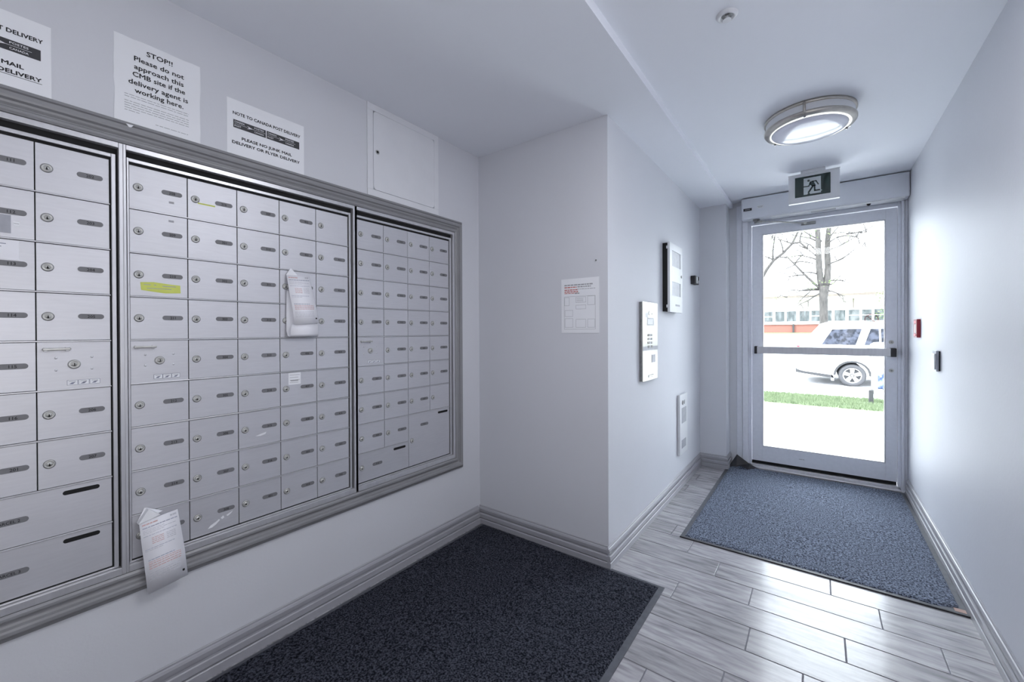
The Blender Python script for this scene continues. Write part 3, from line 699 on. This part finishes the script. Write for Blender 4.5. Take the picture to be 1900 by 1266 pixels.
# ================================================================ MATS
def pile(x0, x1, y0, y1, z, m, seed, fray=0):
    mb = MB(); i = mb.mi(m); nx, ny = int((x1-x0)/.012), int((y1-y0)/.012); rnd = random.Random(seed); g = []
    for a in range(nx+1):
        row = []
        for b in range(ny+1):
            e = a in (0, nx) or b in (0, ny); x = x0+(x1-x0)*a/nx; y = y0+(y1-y0)*b/ny
            if fray and a > nx*.93 and b < 5: y += (a-nx*.93)/(nx*.07)*.035*(1-b/5.)
            row.append(mb.bm.verts.new((x+(rnd.uniform(-.0012, .0012)), y+rnd.uniform(-.0012, .0012), .001 if e else z+rnd.uniform(-.0012, .0012)+.0015*math.sin(x*9+seed)*math.sin(y*7))))
        g.append(row)
    for a in range(nx):
        for b in range(ny): mb.face([g[a][b], g[a+1][b], g[a+1][b+1], g[a][b+1]], i, True)
    return mb
t = thing('mailbox_mat', (0, 0, 0), 'large near-black carpet mat lying below the mailboxes', 'floor mat')
put('pile', pile(XL+.045, -.613, -.9, 2.003, .009, 'mat1', 1), t)
put('edge_strip', box((XL+.032, -.915, .0006), (-.592, 2.016, .004), 'rubber', .0012), t, label='smooth grey rubber edge')
t = thing('door_mat', (0, 0, 0), 'blue-grey carpet mat lying just inside the glass door', 'floor mat')
put('pile', pile(-.648, .500, 2.592, 4.225, .009, 'mat2', 2, 1), t)
put('edge_strip', box((-.668, 2.578, .0006), (.516, 4.235, .004), 'rubber', .0012), t, label='thin grey rubber edge')
put('edge_lip', box((-.668, 2.570, .0004), (.519, 2.579, .006), 'rubber_dark', .001), t, label='dark front lip')
put('worn_patch', box((.475, 2.592, .004), (.512, 2.62, .0048), 'tan'), t, label='bare tan corner')
k = MB(); i = k.mi('rubber_dark')
V = [k.bm.verts.new(p) for p in ((-.658, 4.12, .002), (-.60, 4.235, .105), (-.50, 4.24, .035), (-.42, 4.225, .004), (-.50, 4.13, .006), (-.60, 4.20, .012), (-.655, 4.22, .002))]
for q in ((0, 1, 5), (1, 2, 5), (2, 3, 4), (2, 4, 5), (0, 5, 4), (0, 6, 1)): k.face([V[j] for j in q], i)
i2 = k.mi('mat2'); V2 = [k.bm.verts.new(p) for p in ((-.64, 4.118, .004), (-.56, 4.12, .035), (-.47, 4.14, .004))]; k.face(V2, i2)
put('folded_corner', k, t, label='black turned-up corner')

# ================================================================ OUTSIDE
def ground(name, prof, x0, x1, m, label, cat):
    mb = MB(); pts = prof+[(prof[-1][0], prof[-1][1]-.3), (prof[0][0], prof[0][1]-.3)]
    mb.prism([(p[0], p[1]) for p in pts], x0, x1, m, ax=0); return st(name, mb, label, cat)
zr = lambda y: -.02-.03*(y-4.4)
pt = thing('path', (0, 0, 0), 'pale concrete walk directly outside the glass door', 'path', kind='structure')
ys = [4.46, 6.1, 7.75, 9.40]
for k in range(3):
    for j in range(-4, 4):
        x0 = j*1.9-.42; x1 = x0+1.9
        mb = MB(); mb.prism([(ys[k]+.006, zr(ys[k])), (ys[k+1]-.006, zr(ys[k+1])), (ys[k+1]-.006, zr(ys[k+1])-.1), (ys[k]+.006, zr(ys[k])-.1)], x0+.006, x1-.006, 'concrete', ax=0)
        put('paving_slab', mb, pt)
ground('ground_verge', [(4.46, zr(4.46)-.02), (9.40, zr(9.40)-.02), (9.43, zr(9.43)+.005), (11.45, zr(11.45)+.01), (11.5, zr(11.5)-.02)], -14, 14, 'grass', 'grass verge soil between path and car park', 'ground')
ground('ground_lot', [(11.5, zr(11.5)-.02), (14.75, -.335), (20, -.10), (26, .60)], -22, 22, 'asphalt', 'pale asphalt car park under the white car', 'car park')
ground('ground_lawn', [(26, .60), (31, 1.02), (32.2, 1.10), (46, 1.1)], -26, 26, 'grass', 'lawn rising to the low building', 'lawn')
k = MB(); i = k.mi('grass'); rnd = random.Random(11)
for _ in range(26000):
    x = rnd.uniform(-2.2, 2.4); y = rnd.uniform(9.44, 11.44)
    if abs(x-.83) < .22 and abs(y-10.6) < .1: continue
    z = zr(y)+.004; h = rnd.uniform(.03, .075); a = rnd.uniform(0, PI); dx, dy = .006*math.cos(a), .006*math.sin(a)
    k.face([k.bm.verts.new(p) for p in ((x-dx, y-dy, z), (x+dx, y+dy, z), (x+rnd.uniform(-.02, .02), y+rnd.uniform(-.02, .02), z+h))], i)
tag(put('grass', k), 'short green grass growing on the verge beyond the path', 'grass', kind='stuff')

# building
B = thing('low_building', (0, 32, 1.1), 'long single-storey pale building with a brick band beyond the car park', 'building')
bw = 14
put('wall', box((-bw, 0, -.3), (bw, 8, 2.08), 'facade'), B)
fr = MB()
k0 = -11.0
put('brick_band', box((-bw, -.05, -.05), (-.0-.35+.6, .0, .50), 'brick'), B, label='red brick band'); put('brick_band', box((2.9, -.05, -.05), (bw, 0, .50), 'brick'), B, label='red brick band')
put('sill', box((-bw, -.12, .50), (bw, 0, .60), 'winframe'), B)
put('roof', box((-bw-.3, -.5, 2.02), (bw+.3, 8.3, 2.27), 'facade'), B); put('gutter', box((-bw-.3, -.56, 2.17), (bw+.3, -.5, 2.31), 'roofm'), B)
put('post', box((-1.36, -.16, -.05), (-1.27, -.06, .52), 'carblk'), B)
wins = [(-2.91, -2.43), (-2.29, -1.78), (-1.69, -1.17), (-.99, -.48), (-.38, .05), (.15, .62), (.75, 1.28), (1.41, 1.93), (2.03, 2.47), (2.58, 3.1)]
wins += [(-3.0-.62*k-.5, -3.0-.62*k) for k in range(1, 15)]+[(3.2+.62*k, 3.2+.62*k+.5) for k in range(14)]
for n_, (a, b) in enumerate(wins):
    f = MB(); z0, z1 = .68, 1.34
    f.box((a-.045, -.07, z0-.045), (a, -.0, z1+.045), 'winframe'); f.box((b, -.07, z0-.045), (b+.045, 0, z1+.045), 'winframe'); f.box((a, -.07, z1), (b, 0, z1+.045), 'winframe'); f.box((a, -.07, z0-.045), (b, 0, z0), 'winframe')
    if n_ in (0, 4, 7, 8, 9): f.box((a, -.06, (z0+z1)/2-.02), (b, 0, (z0+z1)/2+.02), 'winframe')
    wf = put('window', f, B); put('pane', box((a, -.03, z0), (b, -.012, z1), 'pane'), wf)
put('rooftop_unit', MB().box((2.25, 1.0, 2.27), (2.72, 1.5, 2.83), 'roofm', .03).box((2.22, .97, 2.78), (2.75, 1.53, 2.90), 'facade', .02), B)
put('drainpipe', box((1.62, -.1, 1.45), (1.67, -.04, 2.0), 'roofm'), B)

# tree
T_ = thing('bare_tree', (.15, 22, .1), 'tall forked tree with sparse young leaves behind the white car', 'tree')
def tp(x, z, y=0): return (x-.15, y, z-.1)
put('trunk', MB().tube([tp(.14, .05), tp(.13, .6), tp(.16, 1.5), tp(.15, 2.6), tp(.18, 3.1)], [.22, .17, .15, .15, .19], 'bark', 10), T_)
def lim(pts, r0, r1, ys=0):
    n = len(pts); put('branch', MB().tube([tp(p[0], p[1], ys*k/(n-1)) for k, p in enumerate(pts)], [1.25*(r0+(r1-r0)*k/(n-1)) for k in range(n)], 'bark', 7), T_)
lim([(.14, 3.0), (.05, 3.3), (.0, 3.9), (-.02, 4.6), (-.04, 5.3), (-.12, 6.2)], .11, .07)
lim([(.20, 3.0), (.27, 3.3), (.30, 3.9), (.28, 4.6), (.30, 5.2), (.42, 6.4)], .11, .07, .3)
lim([(.10, 2.95), (-.15, 3.2), (-.5, 3.62), (-.85, 4.09), (-1.14, 4.45)], .05, .02, -.4)
lim([(-2.1, 3.6), (-1.9, 4.0), (-1.63, 4.38), (-1.28, 4.66), (-.95, 5.04), (-.75, 5.5), (-.5, 6.1)], .06, .03)
lim([(-1.67, 4.35), (-1.66, 4.9), (-1.60, 5.42), (-1.5, 5.9)], .035, .015)
lim([(-.95, 5.04), (-.67, 5.06), (-.31, 4.64), (-.05, 4.35)], .04, .025)
lim([(-.95, 4.2), (-.6, 4.22), (-.2, 4.10)], .025, .018); lim([(-.85, 4.1), (-1.3, 3.9), (-1.7, 3.55)], .02, .01)
lim([(.3, 4.9), (.6, 5.1), (.75, 4.8), (.95, 4.9)], .03, .01); lim([(0, 4.5), (-.3, 4.9), (-.8, 5.2)], .03, .01); lim([(.1, 5.0), (-.4, 5.4), (-.9, 5.9)], .03, .012)
lim([(.28, 3.1), (.5, 3.2), (.75, 3.55)], .03, .01); lim([(.0, 2.95), (-.5, 2.95), (-1.0, 3.0), (-1.5, 2.7)], .03, .01)
lim([(-.3, 2.9), (-.6, 2.6), (-.8, 2.3)], .02, .008)
rt = random.Random(5)
def twig(x, z, ang, L, r, d=0):
    pts = [(x, z)]; a = ang
    for _ in range(4):
        a += rt.uniform(-.35, .35); x += math.cos(a)*L/4; z += math.sin(a)*L/4; pts.append((x, z))
    yj = rt.uniform(-.5, .5)
    TW.tube([tp(p[0], p[1], yj*q/4) for q, p in enumerate(pts)], [r*(1-.18*q) for q in range(5)], 'bark', 5)
    if d < 2:
        for _ in range(2+(d == 0)): q = rt.randrange(1, 5); twig(pts[q][0], pts[q][1], a+rt.choice((-1, 1))*rt.uniform(.4, 1.1), L*.55, r*.55, d+1)
TW = MB()
for (x, z, a, L) in ((-.02, 4.2, 2.5, 1.2), (.30, 4.0, .6, 1.3), (.0, 3.6, 2.9, 1.1), (.28, 4.6, .3, 1.4), (-.04, 5.0, 2.2, 1.3), (.3, 5.0, 1.0, 1.3), (-1.28, 4.66, 1.9, 1.0), (-1.63, 4.4, 2.6, .8), (-.5, 3.62, 3.3, 1.0), (-.85, 4.09, 1.5, .8), (-.67, 5.06, 1.2, .9), (-.31, 4.64, 2.6, .9), (.25, 3.3, .2, .9), (-.95, 5.04, 2.9, .8), (-1.14, 4.45, 2.7, .7), (.1, 5.6, .9, 1.5), (-.1, 5.5, 2.0, 1.5), (.9, 5.2, 0, 1.1), (-1.7, 5.4, 1.3, .8), (.1, 3.0, 3.2, 1.3), (.1, 2.85, 3.6, 1.2), (.25, 2.9, -.3, .8), (.6, 5.1, .2, 1.0)): twig(x, z, a, L, .036)
put('twigs', TW, T_, kind='stuff')
put('root_flare', MB().tube([tp(-2.4, .2), tp(-2.3, 1.5), tp(-2.15, 3.0), tp(-2.05, 3.7)], [.16, .12, .09, .07], 'bark', 8), T_) if 0 else None
rnd = random.Random(21)
k = MB(); i = k.mi('leaf')
cl = [(-.55, 3.15, .3, 60), (-.2, 3.2, .3, 70), (.45, 3.25, .25, 50), (-1.5, 5.2, .5, 60), (-.9, 4.35, .3, 50), (.9, 4.9, .4, 50), (-.3, 5.5, .7, 90), (1.0, 4.15, .4, 35), (1.6, 4.1, .2, 20), (1.9, 5.6, .6, 40), (.6, 5.6, .6, 70), (-1.4, 3.4, .4, 30), (-1.6, 2.75, .3, 30), (1.7, 5.5, .3, 30)]
for (cx, cz, r, n_) in cl:
    for _ in range(n_):
        p = Vector((cx-.15+rnd.gauss(0, r*.5), rnd.gauss(0, .3), cz-.1+rnd.gauss(0, r*.35))); s_ = rnd.uniform(.02, .05)
        d1 = Vector((rnd.gauss(0, 1), rnd.gauss(0, 1), rnd.gauss(0, 1))).normalized()*s_; d2 = d1.orthogonal().normalized()*s_*.5
        k.face([k.bm.verts.new(q) for q in (p-d1, p+d2, p+d1, p-d2)], i)
o = put('foliage', k, T_); o['kind'] = 'stuff'
# shrub at the right of the building
S_ = thing('leafy_shrub', (3.0, 27.5, .75), 'green leafy bush in front of the low building', 'bush')
put('stem', MB().tube([(0, 0, -.1), (.03, 0, .8), (.1, 0, 2.0)], [.05, .04, .02], 'bark', 6), S_)
k = MB(); i = k.mi('leaf')
for _ in range(2600):
    p = Vector((rnd.gauss(.1, .30), rnd.gauss(0, .3), rnd.uniform(.5, 2.6))); s_ = rnd.uniform(.03, .06)
    d1 = Vector((rnd.gauss(0, 1), rnd.gauss(0, 1), rnd.gauss(0, 1))).normalized()*s_; d2 = d1.orthogonal().normalized()*s_*.6
    k.face([k.bm.verts.new(q) for q in (p-d1, p+d2, p+d1, p-d2)], i)
o = put('foliage', k, S_); o['kind'] = 'stuff'

# white car (rear end at the left), ground z = -.335, near side plane y = 14.75
C_ = thing('white_car', (0, 14.75, -.335), 'white estate-style SUV parked across the car park beyond the verge', 'car')
low = [(-.50, .36), (-.53, .52), (-.50, .95), (-.44, 1.14), (3.0, 1.12), (3.9, 1.02), (4.12, .85), (4.16, .50), (4.10, .30), (3.78, .30)]
arch = lambda cx, r, n=10: [(cx+r*math.cos(PI*k/n), .30+r*math.sin(PI*k/n)) for k in range(n+1)]
prof = low+arch(3.38, .37)+arch(.735, .37)+[(.30, .28), (-.40, .30)]
k = MB()
k.prism(prof, .0, 1.80, 'carw', ax=1)
put('body', k, C_)
gh = MB(); i = gh.mi('carw')
bot = [(-.44, 1.13), (2.95, 1.12)]; ring0 = [(-.44, .04, 1.13), (2.95, .04, 1.12), (2.95, 1.76, 1.12), (-.44, 1.76, 1.13)]
ring1 = [(.02, .20, 1.74), (2.05, .20, 1.74), (2.05, 1.60, 1.74), (.02, 1.60, 1.74)]; ring2 = [(.16, .32, 1.79), (1.9, .32, 1.79), (1.9, 1.48, 1.79), (.16, 1.48, 1.79)]
R_ = [[gh.bm.verts.new(p) for p in r] for r in (ring0, ring1, ring2)]
for A, Bq in zip(R_, R_[1:]):
    for j in range(4): gh.face([A[j], A[(j+1) % 4], Bq[(j+1) % 4], Bq[j]], i)
gh.face(R_[2], i); put('cabin', gh, C_)
def sw(pts, side=0):
    mb = MB(); i = mb.mi('carg')
    def pos(x, z):
        f = (z-1.13)/.61; return (x, (.04+.16*f)-.012 if side == 0 else 1.8-((.04+.16*f)-.012), z)
    A = [mb.bm.verts.new(pos(*p)) for p in pts]; mb.face(A, i)
    ext = bmesh.ops.extrude_face_region(mb.bm, geom=mb.bm.faces[:])
    for g_ in ext['geom']:
        if isinstance(g_, bmesh.types.BMVert): g_.co.y += .01 if side == 0 else -.01
    return mb
for sd in (0, 1):
    for pts in ([(.06, 1.16), (.30, 1.585), (.95, 1.60), (.81, 1.15)], [(.99, 1.15), (1.13, 1.60), (1.30, 1.60), (1.30, 1.15)], [(1.34, 1.15), (1.34, 1.60), (1.9, 1.60), (2.5, 1.15)]):
        put('side_window', sw(pts, sd), C_)
for cx in (.735, 3.38):
    for y in (.02, 1.58):
        w_ = MB(); y0_, y1_ = (y, y+.2)
        w_.lathe([(.20, y0_+.03), (.215, y0_), (.285, y0_), (.305, y0_+.03), (.305, y1_-.03), (.285, y1_), (.2, y1_)], 'tyre', (cx, .305), 32, ax=1)
        wh = put('wheel', w_, C_)
        yo, yi = (y0_+.01, y0_+.05) if y < 1 else (y1_-.01, y1_-.05)
        r_ = MB(); r_.lathe([(.205, yo), (.19, yo), (.185, (yo+yi)/2), (.185, yi)], 'rim', (cx, .305), 28, ax=1); r_.disc(cx, .305, .19, yi, yi+(.005 if y < 1 else -.005), 'carblk', 28, ax=1); r_.disc(cx, .305, .05, yo, yi, 'rim', 16, ax=1)
        for q in range(5):
            a = 2*PI*q/5+PI/2; dx, dz = math.cos(a), math.sin(a); px, pz = -dz, dx
            r_.prism([(cx+dx*.03+px*.035, .305+dz*.03+pz*.035), (cx+dx*.19+px*.05, .305+dz*.19+pz*.05), (cx+dx*.19-px*.05, .305+dz*.19-pz*.05), (cx+dx*.03-px*.035, .305+dz*.03-pz*.035)], min(yo, yi), max(yo, yi), 'rim', ax=1)
        put('rim', r_, wh)
    fl_ = MB(); n = 12
    for q in range(n):
        a0, a1 = PI*q/n, PI*(q+1)/n
        fl_.prism([(cx+.36*math.cos(a0), .305+.36*math.sin(a0)), (cx+.36*math.cos(a1), .305+.36*math.sin(a1)), (cx+.41*math.cos(a1), .305+.41*math.sin(a1)), (cx+.41*math.cos(a0), .305+.41*math.sin(a0))], -.012, .02, 'carblk', ax=1)
    put('wheel_arch_trim', fl_, C_)
k = MB(); k.prism([(-.55, .34), (-.56, .44), (-.36, .38), (.30, .30), (.34, .22), (.10, .24)], -.01, 1.81, 'carblk', ax=1); put('rear_bumper', k, C_)
put('mud_flap', box((.27, -.01, .14), (.34, .12, .40), 'greyp', .01), C_); put('fuel_trim', box((-.25, -.006, .92), (-.12, .0, .95), 'inkgrey'), C_)
put('sill_trim', box((1.15, -.01, .28), (2.96, .02, .36), 'carblk', .01), C_)
put('rear_lamp', box((-.53, .02, .95), (-.43, .14, 1.12), 'red', .01), C_)

# post on the verge
t = thing('verge_post', (.86, 10.6, zr(10.6)), 'slim post with rounded white head, blue cloth and black foot on the verge', 'post')
put('foot', MB().box((-.085, -.04, -.02), (-.015, .04, .27), 'carblk', .012), t)
put('pole', MB().tube([(-.03, 0, .2), (-.02, 0, 1.05)], .022, 'alubar', 8), t)
k = MB(); k.lathe([(0, 1.20), (.07, 1.195), (.12, 1.16), (.14, 1.10), (.14, 1.03), (.0, 1.02)], 'white', (.06, 0), 18); put('head', k, t)
k = MB(); n = 10
for a, b, z0, z1, m in ((-.04, .05, .28, .60, 'paper2'), (.03, .13, .30, .58, 'blue'), (.12, .24, .26, .62, 'blue')):
    k.box((a, -.05, z0), (b, .05, z1), m, .02)
put('cloth', k, t, label='blue and white bundle')
